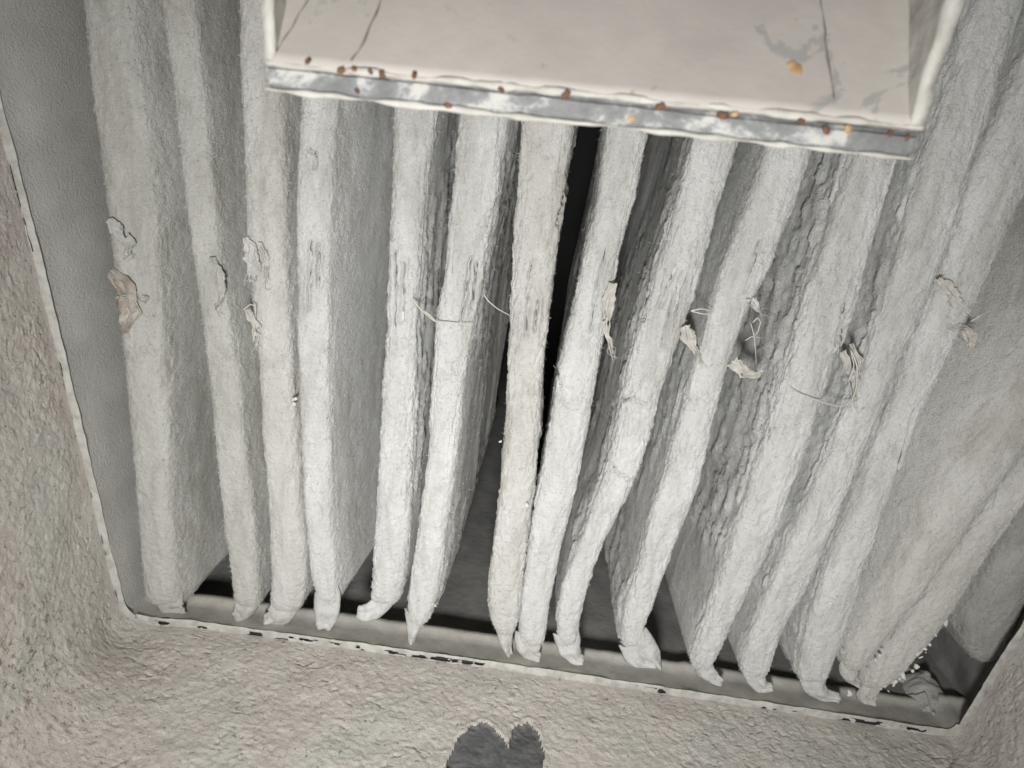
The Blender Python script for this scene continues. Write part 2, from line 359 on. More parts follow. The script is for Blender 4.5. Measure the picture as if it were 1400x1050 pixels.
# ------------------------------------------------------------------ filter bags
GROUP = 'dusty filter bags hanging in a row'
def make_bag(label, L, R, mat='white', D=.46, skew=0.0, rise=.06, crust=(0.0, 0.0), seed=0, y0=YB, lump=1.0,
             round_h=.032, back=.72, end=.58, bulge=.012, fuzz=5200, splits=(), grooves=0.0):
    L = np.array(L, float); R = np.array(R, float)
    pyt = max(L[0, 1], R[0, 1]); pyb = max(L[-1, 1], R[-1, 1])
    py = np.linspace(pyt, pyb, 60)
    lx = np.interp(py, L[:, 1], L[:, 0]); rx = np.interp(py, R[:, 1], R[:, 0])
    A = np.array([U(a, y, y0) for a, y in zip(lx, py)]); B = np.array([U(a, y, y0) for a, y in zip(rx, py)])
    z = (A[:, 2]+B[:, 2])/2; xc = (A[:, 0]+B[:, 0])/2; wd = (B[:, 0]-A[:, 0])*1.0
    zb = z[-1]; ztop = 1.32
    # carry the bag on upward with the slope it has near the top of the traced stretch
    sl = (xc[0]-xc[16])/(z[0]-z[16])
    nv = 430
    zin = min(1.04, ztop)
    zz = np.r_[np.linspace(zb, zb+.06, 46, endpoint=False), np.linspace(zb+.06, zin, nv-46-14, endpoint=False), np.linspace(zin, ztop, 14)]
    zi, xi, wi = z[::-1], xc[::-1], wd[::-1]
    def ev(zq):
        x = np.interp(zq, zi, xi); over = np.maximum(zq-zi[-1], 0); x = x+sl*over
        return x, np.interp(zq, zi, wi)
    # smooth the traced outline a little
    zz2 = np.linspace(zb, ztop, 400); xs_, ws_ = ev(zz2); ker = np.hanning(25); ker /= ker.sum()
    sm = lambda a: np.convolve(np.pad(a, 12, 'reflect', reflect_type='odd'), ker, 'valid')
    xs_, ws_ = sm(xs_), sm(ws_)
    # section: left flank, rounded front, right flank
    nf, nl = 60, 26
    ph = np.linspace(-np.pi/2, np.pi/2, nf)
    fa = np.sign(np.sin(ph))*np.abs(np.sin(ph))**.70; fd = 1-np.cos(ph)**.7
    vis_left = xc.mean() > 0.06
    nL, nR = (44, 18) if vis_left else (18, 44)
    def flank(n): return (np.linspace(0, 1, n+1)[1:])**1.5
    tl, tr = flank(nL), flank(nR)
    wm = float(np.median(wd)); DF = .36*wm
    a = np.r_[-(1-(1-back)*tl[::-1]), fa, (1-(1-back)*tr)]
    dd = np.r_[DF+(D-DF)*tl[::-1], fd*DF, DF+(D-DF)*tr]
    side = np.r_[-np.ones(nL), np.zeros(nf), np.ones(nR)]
    t = (zz-zb)/(ztop-zb)
    Z = zb + rise*dd[None]*np.exp(-((t[:, None])*1.6)**2) + (ztop-zb)*t[:, None]
    Z = np.where(t[:, None] > .985, np.maximum(Z, ztop-.02), Z)
    h = np.clip((zz-zb)/round_h, 0, 1)
    wf = end+(1-end)*np.sqrt(1-(1-h)**2)
    xcv = np.interp(zz, zz2, xs_); wv = np.interp(zz, zz2, ws_)
    yb = (1-np.sqrt(1-(1-h)**2))*.022
    sway = .004*np.sin(zz*9+seed)
    vs_ = -1 if vis_left else 1
    dg = np.linspace(0, D, 600); fo = np.argsort(ph[nf//2:])
    xf = np.interp(dg, fd[nf//2:]*DF, np.abs(fa[nf//2:])*wm/2, right=wm/2)
    sl_ = np.maximum(np.gradient(xf, dg), bulge/.06*np.exp(-dg/.06)); xg = np.r_[0, np.cumsum((sl_[1:]+sl_[:-1])/2*np.diff(dg))]
    xg = xg-xg[0]+xf[0]; extra = np.maximum(xg-xf, 0)
    ex_ = (np.where(np.sign(a) == vs_, 1, 0)*vs_*np.interp(dd, dg, extra))[None]
    Pn = np.zeros((len(zz), len(a), 3))
    bul = 1+.10*np.sin(np.clip(dd/D, 0, 1)*np.pi)[None]*np.sin(zz*6+seed*1.3)[:, None]
    Pn[:, :, 0] = xcv[:, None]+a[None]*(wv*wf/2)[:, None]*np.where(np.abs(side)[None] > 0, bul, 1)+skew*dd[None]+ex_*h[:, None]*(.7+.3*np.sin(zz*7+seed*2.1))[:, None]
    Pn[:, :, 1] = y0+dd[None]+yb[:, None]+sway[:, None]*0
    Pn[:, :, 2] = Z
    nn = grid_normals(Pn)
    if nn[200, nL+nf//2, 1] > 0: nn = -nn
    qv = Pn.reshape(-1, 3)+np.array([seed*3.17, seed*1.31, seed*.77])
    s = np.tile(side, len(zz)); dt = np.tile(dd, len(zz))
    tq = np.repeat(np.clip((zz-zb)/.9, 0, 1), len(a))
    front = np.tile(1-sstep(dd, DF*.8, DF*2.0), len(zz))
    disp = noise(qv, (7, 7, 4), 1)*.0028 + fbm(qv, (24, 24, 12), 5, 2)*.0015*lump + fbm(qv, (110, 110, 80), 9, 2)*.0014*lump*(.45+.55*front) + fbm(qv, 270, 15, 2)*.0010
    cL, cR = crust
    cm = np.where(s < 0, cL, np.where(s > 0, cR, .35*max(cL, cR)))
    cm = cm*sstep(fbm(qv, (9, 9, 4), 55, 2)+.5*max(0, max(cL, cR)-.75), -.12, .16)*1.15
    pf = fbm(qv, (75, 75, 16), 31, 3); disp += cm*sstep(pf, .07, .11)*.0027
    pf2 = fbm(qv, (140, 140, 42), 47, 2); disp += np.maximum(cm, .5*max(cL, cR)*front+.2)*sstep(pf2, .13, .18)*.0017
    ckr = np.abs(fbm(qv, (52, 52, 17), 77, 2)); disp -= (.3+np.maximum(cm, front*.6*max(cL, cR)))*(1-sstep(ckr, .0, .04))*(.0014+.0016*front)*sstep(noise(qv, 9, 81), -.1, .3)
    if grooves:                                                     # long splits in the crust beside the front face
        g = fbm(qv, (85, 85, 7), 91, 2); edge = np.tile(np.exp(-((dd-DF*.35)/(DF*.5))**2), len(zz))
        disp -= grooves*edge*(1-sstep(np.abs(g), .0, .06))*.004*sstep(tq, .3, .45)
    for sp_ in splits:                                              # long open splits in the crust
        P2 = np.array([U(x_, y_, y0) for x_, y_ in sp_]); vx = Pn.reshape(-1, 3)
        wob_ = noise(vx, (1, 1, 70), 17)*.0016; dmin = np.full(len(vx), 9.)
        for A_, B_ in zip(P2[:-1], P2[1:]):
            ab = (B_-A_)[[0, 2]]; ap = vx[:, [0, 2]]-A_[[0, 2]]; ap[:, 0] += wob_
            u_ = np.clip((ap@ab)/(ab@ab), 0, 1); dmin = np.minimum(dmin, np.linalg.norm(ap-u_[:, None]*ab, axis=1))
        on = (np.tile(dd, len(zz)) < DF)*sstep(noise(vx, (1, 1, 55), 23), -.75, -.4)
        disp = disp-on*(1-sstep(dmin, .0008, .0026))*.010+on*np.exp(-((dmin-.0045)/.0022)**2)*.0013
    V = Pn.reshape(-1, 3)+nn.reshape(-1, 3)*disp[:, None]
    base = np.array([xcv[0], y0, zb])
    root = thing('filter_bag', label, 'filter bag', base, GROUP)
    G = V.reshape(Pn.shape)
    # close the bottom and the back by rolling in to the middle line
    mid = np.repeat(((G[0, :, 0]+G[0, ::-1, 0])/2)[:, None], 1, 1)
    cap = G[0].copy(); cap[:, 0] = G[0, :, 0]*.15+(xcv[0]+skew*dd)*.85; cap[:, 2] -= .004; cap[:, 1] = np.maximum(cap[:, 1], y0+.012)
    G = np.concatenate([cap[None], G], 0)
    body = mesh_obj('felt_sleeve', G.reshape(-1, 3)-base, gridfaces(G.shape[0], G.shape[1], True), M[mat], root)
    r2 = np.random.default_rng(seed+50); fsel = np.where(dt < DF*1.2)[0]; VF = V[fsel]
    for sp_ in splits:                                              # dark ribbons paint the shade at the bottom of each split
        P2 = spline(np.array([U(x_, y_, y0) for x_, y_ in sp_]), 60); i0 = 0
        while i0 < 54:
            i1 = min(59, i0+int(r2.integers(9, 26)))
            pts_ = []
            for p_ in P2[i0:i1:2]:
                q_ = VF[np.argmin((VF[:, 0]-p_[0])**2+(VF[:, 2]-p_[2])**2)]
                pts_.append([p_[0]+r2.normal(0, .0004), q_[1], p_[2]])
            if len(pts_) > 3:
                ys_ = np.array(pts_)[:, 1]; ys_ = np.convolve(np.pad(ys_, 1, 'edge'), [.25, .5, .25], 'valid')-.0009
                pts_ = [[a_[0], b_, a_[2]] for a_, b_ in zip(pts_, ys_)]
                ribbon('crack', pts_, [.0004, r2.uniform(.001, .0022), r2.uniform(.0008, .002), .0004], .0008, M['grime_shade'], root, 22, 6, .0006, seed)
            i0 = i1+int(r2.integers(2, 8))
    # fuzz of fibres standing off the felt
    r = np.random.default_rng(seed+900)
    cand = np.where((dt < .16) & (np.repeat(zz, len(a)) < 1.05))[0]
    pick = r.choice(cand, fuzz)
    p0 = V[pick]; n0 = nn.reshape(-1, 3)[pick]+r.normal(0, .55, (fuzz, 3)); n0[:, 2] -= .25; n0 /= np.linalg.norm(n0, axis=1, keepdims=True)
    ln = r.uniform(.0015, .006, fuzz)[:, None]; sd = np.cross(n0, r.normal(0, 1, (fuzz, 3))); sd /= np.linalg.norm(sd, axis=1, keepdims=True)
    p0 = p0-nn.reshape(-1, 3)[pick]*.0006
    tri = np.stack([p0-sd*.00027, p0+sd*.00027, p0+n0*ln], 1).reshape(-1, 3)
    fz = mesh_obj('felt_fuzz', tri-base, np.arange(fuzz*3).reshape(-1, 3), M['fuzz'], root, smooth=False); fz['kind'] = 'stuff'
    root_info[root.name] = (base, wm)
    return root
root_info = {}

def flap(root, pts, widths, mat='white', y=YB+.006, seed=0):
    """the sewn end of a bag: two layers of folded felt, creased and curling at the edges"""
    for lay in range(2):
        P3 = np.array([U(x, yy, y+lay*.005) for x, yy in pts]); n, m = 30, 20
        C = spline(P3, n); T = np.gradient(C, axis=0); T /= np.linalg.norm(T, axis=1, keepdims=True)
        A = np.cross(T, [0, 1.0, 0]); A /= np.linalg.norm(A, axis=1, keepdims=True)
        wd = np.interp(np.linspace(0, 1, n), np.linspace(0, 1, len(widths)), widths)*1.25/F*(1-.12*lay)
        t = np.linspace(0, 1, n); a = np.linspace(-.5, .5, m)
        V = C[:, None]+A[:, None]*(a[None]*wd[:, None])[..., None]
        curl = (np.abs(a)*2)**3
        V[:, :, 1] += (curl[None]*.010*(1-.4*t[:, None]))+np.sin(a*9+seed*1.7)[None]*.0028*t[:, None]-np.exp(-((t-.55)/.12)**2)[:, None]*.003
        q = V.reshape(-1, 3); V = q+np.stack([fbm(q, 60, seed+k_*7+lay, 2) for k_ in range(3)], -1)*np.array([.0016, .0035, .0016])
        o = mesh_obj('end_flap', V-np.array(root.location), gridfaces(n, m), M[mat], root)
        sd = o.modifiers.new('thickness', 'SOLIDIFY'); sd.thickness = .0032; sd.offset = 0
    return o
def thread(root, pts, r_mm=.8, y=YB-.012, mat='thread', name='loose_thread'):
    P3 = [U(x, yy, y-.004*math.sin(k_*1.7)) for k_, (x, yy) in enumerate(pts)]
    return ribbon(name, P3, [r_mm*.002, r_mm*.0016, r_mm*.001], r_mm*.002, M[mat], root, 26, 5)
def rag(root, pts, wpx, y=YB-.001, mat='cloth', seed=0, thick=.0008):
    """a scrap of torn cloth: a thin wrinkled sheet with ragged edges and a few strands"""
    P3 = np.array([U(x, yy, y-.002*math.sin(k_*2.1)) for k_, (x, yy) in enumerate(pts)])
    n, m = 44, 18
    C = spline(P3, n); T = np.gradient(C, axis=0); T /= np.linalg.norm(T, axis=1, keepdims=True)
    A = np.cross(T, [0, 1.0, 0]); A /= np.linalg.norm(A, axis=1, keepdims=True)
    wd = np.interp(np.linspace(0, 1, n), np.linspace(0, 1, len(wpx)), wpx)*.8/F
    r = np.random.default_rng(seed); a = np.linspace(-.5, .5, m)
    q0 = np.stack([np.linspace(0, 1, n), np.full(n, seed*3.1), np.zeros(n)], -1)
    el = 1+.3*fbm(q0, 14, seed, 2); er = 1+.3*fbm(q0, 14, seed+4, 2)
    off = np.where(a[None] < 0, a[None]*el[:, None], a[None]*er[:, None])*wd[:, None]
    V = C[:, None]+A[:, None]*off[..., None]
    q = V.reshape(-1, 3)
    fold = np.sin(a*15+seed)[None]*.0022*np.sin(np.linspace(0, 5, n)+seed)[:, None]
    V[:, :, 1] += fold+fbm(q, 55, seed, 3).reshape(n, m)*.006-.002
    V[:, :, 0] += fbm(q, 80, seed+8, 2).reshape(n, m)*.003; V[:, :, 2] += fbm(q, 60, seed+9, 2).reshape(n, m)*.004
    f = gridfaces(n, m); base = np.array(root.location)
    t_ = np.repeat(np.arange(n-1), m-1)/(n-1.)
    holes = fbm(V.reshape(-1, 3)[f].mean(1), (160, 60, 60), seed+2, 2)+np.maximum(t_-.75, 0)*1.6+np.maximum(.12-t_, 0)*2
    f = f[holes < .55]
    o = mesh_obj('torn_strip', V.reshape(-1, 3)-base, f, M[mat], root)
    sd = o.modifiers.new('thickness', 'SOLIDIFY'); sd.thickness = thick; sd.offset = 0
    for k_ in range(6):
        e = V[-1-r.integers(0, 8), r.integers(2, m-2)]; d_ = C[-1]-C[-8]; d_ /= np.linalg.norm(d_)
        st = [e-d_*.006, e+d_*.004+r.normal(0, .002, 3), e+d_*.010+r.normal(0, .004, 3), e+d_*.014+r.normal(0, .006, 3)]
        ribbon('loose_thread', st, [.0009, .0007, .0004], .0009, M[mat], root, 14, 5)
    return o

b1 = make_bag('grey-green filter bag with a brown torn stain, leftmost in the row beside the left frame',
  [(103,0),(112,100),(128,200),(140,300),(152,400),(165,500),(172,600),(180,700),(190,790),(196,836)],
  [(178,0),(190,100),(203,200),(210,300),(218,400),(224,500),(228,600),(232,700),(240,790),(246,836)], 'olive', seed=1, skew=0.15, fuzz=3000, bulge=0.030, lump=.8, end=.75, crust=(0,.1))
b2 = make_bag('slim grey-green filter bag just right of the brown-stained bag',
  [(212,0),(228,100),(245,250),(258,350),(272,450),(283,550),(295,650),(308,750),(320,838)],
  [(262,0),(280,150),(294,300),(310,420),(324,520),(337,650),(348,750),(352,838)], 'olive', seed=2, skew=0.15, fuzz=3000, bulge=0.014, lump=.8)
b3 = make_bag('narrow filter bag with curled torn cloth, running up behind the tray at its left end',
  [(323,0),(325,100),(328,200),(332,310),(340,420),(350,500),(355,600),(362,700),(368,800),(366,845)],
  [(378,0),(382,150),(387,300),(393,450),(399,560),(408,680),(415,760),(414,820),(402,845)], 'warm', seed=3, skew=0.14, fuzz=3000, lump=.9)
b4 = make_bag('smooth broad-sided filter bag showing a wide grey right flank under the left of the tray',
  [(408,130),(402,220),(400,300),(402,450),(407,600),(412,700),(420,790),(436,838)],
  [(462,130),(455,250),(450,400),(450,550),(453,700),(458,780),(460,838)], 'white', seed=4, skew=0.13, fuzz=3000, splits=([(420,203),(429,211),(432,230)],[(424,330),(421,425)],[(436,335),(434,390)],), bulge=0.028, lump=.8, crust=(0,.12))
b5 = make_bag('white filter bag with an ear-like folded end pointing left',
  [(536,140),(533,250),(528,400),(520,550),(513,700),(508,790),(504,835)],
  [(596,140),(582,250),(569,400),(563,600),(559,700),(552,790),(540,835)], 'white', seed=5, skew=0.10, fuzz=1300, splits=([(541,345),(539,470)],[(552,360),(549,440)],), bulge=0.010, crust=(.2,.9), grooves=.5)
b6 = make_bag('bright white filter bag tapering to a pointed tip left of the dark gap',
  [(625,155),(617,250),(606,380),(595,440),(590,520),(580,650),(570,720),(558,800),(553,840),(560,866)],
  [(692,155),(680,250),(662,350),(647,440),(634,520),(620,640),(610,720),(600,800),(590,840),(576,866)], 'white', seed=6, skew=0.10, fuzz=1300, splits=([(644,352),(637,400),(629,442)],[(653,360),(645,420)],), bulge=0.016, crust=(.2,.7), rise=.20, end=.3, grooves=.6)
b7 = make_bag('cream-tinged straight filter bag in the middle, right of the dark gap',
  [(715,165),(708,250),(702,350),(698,450),(690,550),(685,650),(678,720),(668,800),(668,850),(680,878)],
  [(784,165),(772,250),(760,350),(749,430),(742,520),(735,600),(725,700),(715,780),(710,840),(700,878)], 'warm', seed=7, skew=-0.00, fuzz=1300, splits=([(774,250),(769,278)],[(766,288),(761,306)],[(728,355),(722,400),(719,462)],[(735,412),(731,452)],), crust=(.3,.9), lump=1.1, grooves=.8)
b8 = make_bag('slender white filter bag with a hanging tan rag, right of the narrow black slit',
  [(827,180),(815,270),(797,350),(780,430),(762,500),(748,600),(731,690),(718,780),(707,860),(708,892)],
  [(887,180),(872,260),(849,350),(832,440),(816,520),(800,610),(783,690),(765,760),(750,840),(742,892)], 'white', seed=8, bulge=0.000, skew=0.05, fuzz=1300, splits=([(757,505),(763,516),(766,530)],[(828,340),(816,400),(808,455)],), crust=(.5,.5), grooves=.6, end=.7)
b9 = make_bag('cracked white filter bag with long parallel splits along its right edge',
  [(950,190),(935,250),(912,330),(885,420),(862,500),(850,560),(836,620),(820,680),(793,740),(770,800),(758,850),(765,892)],
  [(1014,190),(988,270),(960,380),(940,440),(908,530),(890,600),(862,680),(828,740),(806,800),(792,850),(786,892)], 'white', seed=9, skew=0.00, fuzz=1300, splits=([(852,550),(866,545),(884,553)],[(838,640),(850,652),(862,650)],[(940,378),(925,430),(910,474)],[(931,372),(916,430),(905,474)],[(922,368),(905,420)],[(893,372),(880,440)],), bulge=0.006, crust=(.8,.5), lump=1.15, grooves=1.0)
b10 = make_bag('white filter bag with curled loose threads and a large end flap folded right',
  [(1050,200),(1020,290),(985,380),(960,470),(935,560),(915,640),(890,720),(868,800),(850,850),(848,895)],
  [(1117,200),(1092,280),(1056,370),(1026,430),(1001,500),(977,590),(956,670),(926,740),(905,800),(888,850),(874,895)], 'white', seed=10, skew=-0.05, fuzz=1300, splits=([(1040,330),(1020,400)],), bulge=0.009, crust=(.8,.3), lump=1.1, grooves=.3)
b11 = make_bag('wide filter bag with dark pitted crust on its left side and a long looping thread',
  [(1170,215),(1130,330),(1100,430),(1080,500),(1055,590),(1035,650),(1005,740),(985,800),(962,860),(945,900),(948,925)],
  [(1237,215),(1198,340),(1180,420),(1143,500),(1117,580),(1092,650),(1062,740),(1032,800),(1002,860),(984,900),(970,925)], 'white', seed=11, skew=-0.08, fuzz=1300, splits=([(1166,385),(1152,430),(1143,470)],[(1158,430),(1146,480)],), bulge=0.014, crust=(1.3,.2), lump=1.0, grooves=.7)
b12 = make_bag('long white filter bag running up past the right end of the painted tray',
  [(1335,20),(1310,90),(1283,183),(1250,280),(1230,360),(1210,430),(1180,515),(1140,610),(1113,683),(1085,740),(1055,810),(1030,865),(1012,910),(1015,938)],
  [(1398,20),(1378,100),(1336,217),(1308,317),(1282,390),(1242,483),(1195,603),(1155,697),(1115,795),(1088,838),(1064,895),(1052,938)], 'white', seed=12, skew=-0.11, fuzz=1300, bulge=0.012, crust=(.9,.2), lump=1.0)
b13 = make_bag('filter bag pressed against its left neighbour, with a torn fold near its upper part',
  [(1397,110),(1352,200),(1316,300),(1290,390),(1250,490),(1202,610),(1166,700),(1136,780),(1117,833),(1098,890),(1092,945)],
  [(1470,110),(1432,200),(1390,300),(1350,395),(1300,492),(1248,610),(1214,700),(1184,790),(1164,860),(1148,900),(1132,945)], 'white', seed=13, skew=-0.15, fuzz=3000, splits=([(1250,560),(1225,650)],), crust=(.6,.2), lump=.8)
b14 = make_bag('leaning filter bag with a broad soft grey left side, second from the right clump-edged bag',
  [(1480,400),(1385,545),(1330,630),(1283,700),(1238,780),(1192,850),(1160,895),(1155,928)],
  [(1545,400),(1455,545),(1395,635),(1346,705),(1286,790),(1214,880),(1190,905),(1180,928)], 'warm', seed=14, skew=-0.26, fuzz=3000, bulge=0.050, D=.5, lump=.8, crust=(.15,.1), y0=YB-.005)
b15 = make_bag('leaning filter bag edged with small hanging dust clumps in the lower right',
  [(1500,490),(1400,645),(1345,715),(1283,800),(1228,880),(1190,925),(1180,950)],
  [(1560,490),(1462,610),(1398,700),(1358,760),(1312,833),(1278,880),(1238,925),(1205,950)], 'warm', seed=15, skew=-0.26, fuzz=3000, lump=1.0, crust=(.2,.3), y0=YB-.008, end=.7)
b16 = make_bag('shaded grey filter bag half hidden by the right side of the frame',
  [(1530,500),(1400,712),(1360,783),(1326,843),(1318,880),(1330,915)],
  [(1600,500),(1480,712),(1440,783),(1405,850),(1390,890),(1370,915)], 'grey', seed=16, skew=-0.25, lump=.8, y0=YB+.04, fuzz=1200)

# folded and sewn bag ends
flap(b1, [(222,800),(228,822),(234,834),(252,832)], [44,46,40,16], 'olive', seed=1)
flap(b2, [(338,810),(336,830),(330,842),(322,846)], [34,32,28,18], 'olive', seed=2)
flap(b3, [(390,815),(386,836),(376,848),(362,851)], [34,38,34,16], 'warm', seed=3)
flap(b4, [(447,800),(446,828),(444,848),(441,860)], [26,36,34,22], 'white', seed=4)
flap(b5, [(532,818),(516,832),(501,841),(488,838)], [26,26,30,22], 'white', seed=5)
flap(b6, [(568,840),(566,858),(563,872),(561,884)], [34,24,12,4], 'white', seed=6)
flap(b7, [(690,850),(690,872),(692,886),(696,897)], [34,24,16,8], 'warm', seed=7)
flap(b8, [(722,868),(722,886),(726,897),(738,900)], [36,38,30,14], 'warm', seed=8)
flap(b9, [(774,868),(778,888),(786,902),(797,904)], [36,34,26,14], 'white', seed=9)
flap(b10, [(872,868),(882,884),(890,898),(903,914)], [24,30,26,4], 'white', seed=10)
flap(b10, [(862,885),(866,903),(880,910),(896,911)], [30,26,14,8], 'white', seed=20)
flap(b11, [(958,905),(966,922),(976,930),(986,934)], [26,26,22,12], 'white', seed=11)
flap(b12, [(1030,915),(1034,932),(1042,942),(1056,940)], [34,30,22,12], 'white', seed=12)
flap(b13, [(1112,922),(1115,944),(1128,954),(1148,956)], [36,34,22,12], 'white', seed=13)
flap(b14, [(1164,905),(1162,922),(1166,932),(1176,938)], [22,24,18,8], 'warm', seed=14)
flap(b15, [(1205,925),(1190,945),(1182,956),(1198,960)], [28,30,22,14], 'warm', seed=15)

# loose threads and torn cloth
thread(b6, [(563,408),(576,424),(595,440),(620,441),(648,444)], 1.0)
thread(b6, [(580,425),(588,431),(596,439)], 1.3)
thread(b6, [(661,402),(668,412),(680,422),(700,433)], .9)
rag(b8, [(838,385),(832,415),(829,445),(832,468),(836,484)], [16,24,18,9,3], seed=31)
thread(b8, [(832,470),(836,486),(845,490)], .7)
thread(b9, [(944,425),(958,422),(974,425)], 1.1); thread(b9, [(944,425),(960,429),(974,430)], 1.0)
rag(b9, [(936,445),(942,462),(950,478),(955,488)], [18,24,14,3], seed=32)
thread(b10, [(1028,442),(1036,434),(1040,440),(1036,455),(1018,466)], .9)
thread(b10, [(1026,440),(1030,455),(1033,478),(1034,500)], .7)
thread(b10, [(1018,466),(1028,460),(1042,462)], .7)
rag(b10, [(1000,494),(1010,502),(1024,512),(1036,514),(1042,505)], [22,24,18,14,4], seed=33)
rag(b10, [(1026,405),(1034,420),(1038,424)], [20,14,4], seed=34, mat='white')
thread(b11, [(1164,478),(1172,500),(1171,530),(1164,550),(1146,556),(1118,548),(1094,538),(1076,528)], 1.1)
thread(b11, [(1163,478),(1168,500),(1160,520),(1166,545)], .9)
rag(b11, [(1152,480),(1158,500),(1166,522),(1169,545)], [10,16,12,4], seed=35)
rag(b11, [(1164,470),(1174,492),(1172,515)], [6,10,3], seed=36)
rag(b13, [(1284,378),(1298,398),(1312,420),(1330,432)], [14,26,22,8], seed=37)
rag(b13, [(1290,442),(1306,446),(1320,445)], [8,12,6], seed=38, mat='warm')
rag(b13, [(1318,448),(1328,462),(1326,474)], [12,20,10], seed=39)
thread(b13, [(1326,440),(1340,432),(1352,425)], .8)
rag(b3, [(336,322),(344,340),(348,362),(344,384)], [12,24,26,10], seed=40, mat='warm')
rag(b3, [(356,330),(364,352),(366,378)], [8,12,6], seed=41, mat='warm')
rag(b3, [(338,420),(350,445),(352,470)], [10,18,8], seed=42)
thread(b3, [(332,424),(342,416),(350,418),(348,440)], .9)
rag(b2, [(292,352),(298,372),(304,396),(302,416)], [10,20,18,8], seed=43, mat='olive')
rag(b1, [(150,300),(166,318),(180,330),(178,345)], [12,28,22,8], seed=44, mat='olive', y=YB-.004)
rag(b1, [(150,372),(172,392),(180,425),(172,452)], [16,44,40,12], seed=45, mat='stain', y=YB-.001)
rag(b1, [(160,408),(176,406),(188,408)], [6,10,5], seed=46, mat='olive')
thread(b1, [(192,402),(203,406),(198,418),(206,428),(212,434)], 1.6, mat='stain', y=YB+.002)

# dust lumps stuck to the right-hand bags
def lump_mesh():
    import bmesh
    bm = bmesh.new(); bmesh.ops.create_icosphere(bm, subdivisions=1, radius=1)
    for v in bm.verts: v.co *= 1+.45*math.sin(v.co.x*5+v.co.z*3)*math.cos(v.co.y*4+v.co.z*2)
    me = bpy.data.meshes.new('dust_clump'); bm.to_mesh(me); bm.free(); me.materials.append(M['lump']); return me
LM = lump_mesh()
def clump(root, px, py, r, y=YB-.006):
    o = bpy.data.objects.new('dust_clump', LM); COL.objects.link(o); o.parent = root
    o.location = Vector(U(px, py, y))-root.location
    s = r*.85/F; o.scale = (s*random.uniform(.5, 1.2), s*random.uniform(.5, 1.1), s*random.uniform(.8, 1.9))
    o.rotation_euler = [random.uniform(-1, 1) for _ in range(3)]
for x, y, r in [(1300,852,6),(1277,882,5),(1271,888,4),(1263,893,6),(1272,893,3),(1250,902,4),(1260,913,6),(1254,918,4),(1241,923,6),(1236,929,4),(1230,934,5),(1222,930,4),(1216,937,4),
                (1221,946,3),(1235,920,3),(1246,909,3),(1285,868,3),(1210,942,3),(1228,938,3),(1265,900,3)]:
    clump(b15, x-6, y-1, r)
for x, y, r in [(1203,896,5),(1197,902,4),(1186,916,3),(1162,947,6),(1160,950,4),(1206,890,3),(1154,892,2.5),(1160,868,2.5)]:
    clump(b14, x, y, r, YB-.012)
for x, y, r in [(403,546,5),(402,552,4)]: clump(b3, x, y, r, YB-.004)
clump(b6, 684, 604, 4); clump(b8, 720, 690, 3); clump(b6, 595, 828, 4)

# heap of grey dust in the lower right corner behind the frame
u = np.linspace(0, 1, 90); c0 = U(1262, 962, YR+.03)
gx, gy = np.meshgrid(np.linspace(-.075, .065, 90), np.linspace(-.02, .16, 70))
hz = np.exp(-((gx-.035)/.05)**2)*np.exp(-((gy-.06)/.07)**2)*.055
qv = np.stack([gx.ravel(), gy.ravel(), 0*gx.ravel()], -1)
hz = hz.ravel()+fbm(qv, (26, 40, 1), 77, 3)*.010+sstep(fbm(qv, (50, 35, 1), 88, 2), 0, .1)*.005
heap = mesh_obj('dust_heap', np.stack([gx.ravel(), gy.ravel(), hz], -1), gridfaces(70, 90), M['side'], None, (c0[0], YR+.03, ZF-.075))
heap['label'] = 'wrinkled grey dust heap in the lower right corner inside the frame'; heap['category'] = 'dust heap'; heap['kind'] = 'thing'
del heap['kind']

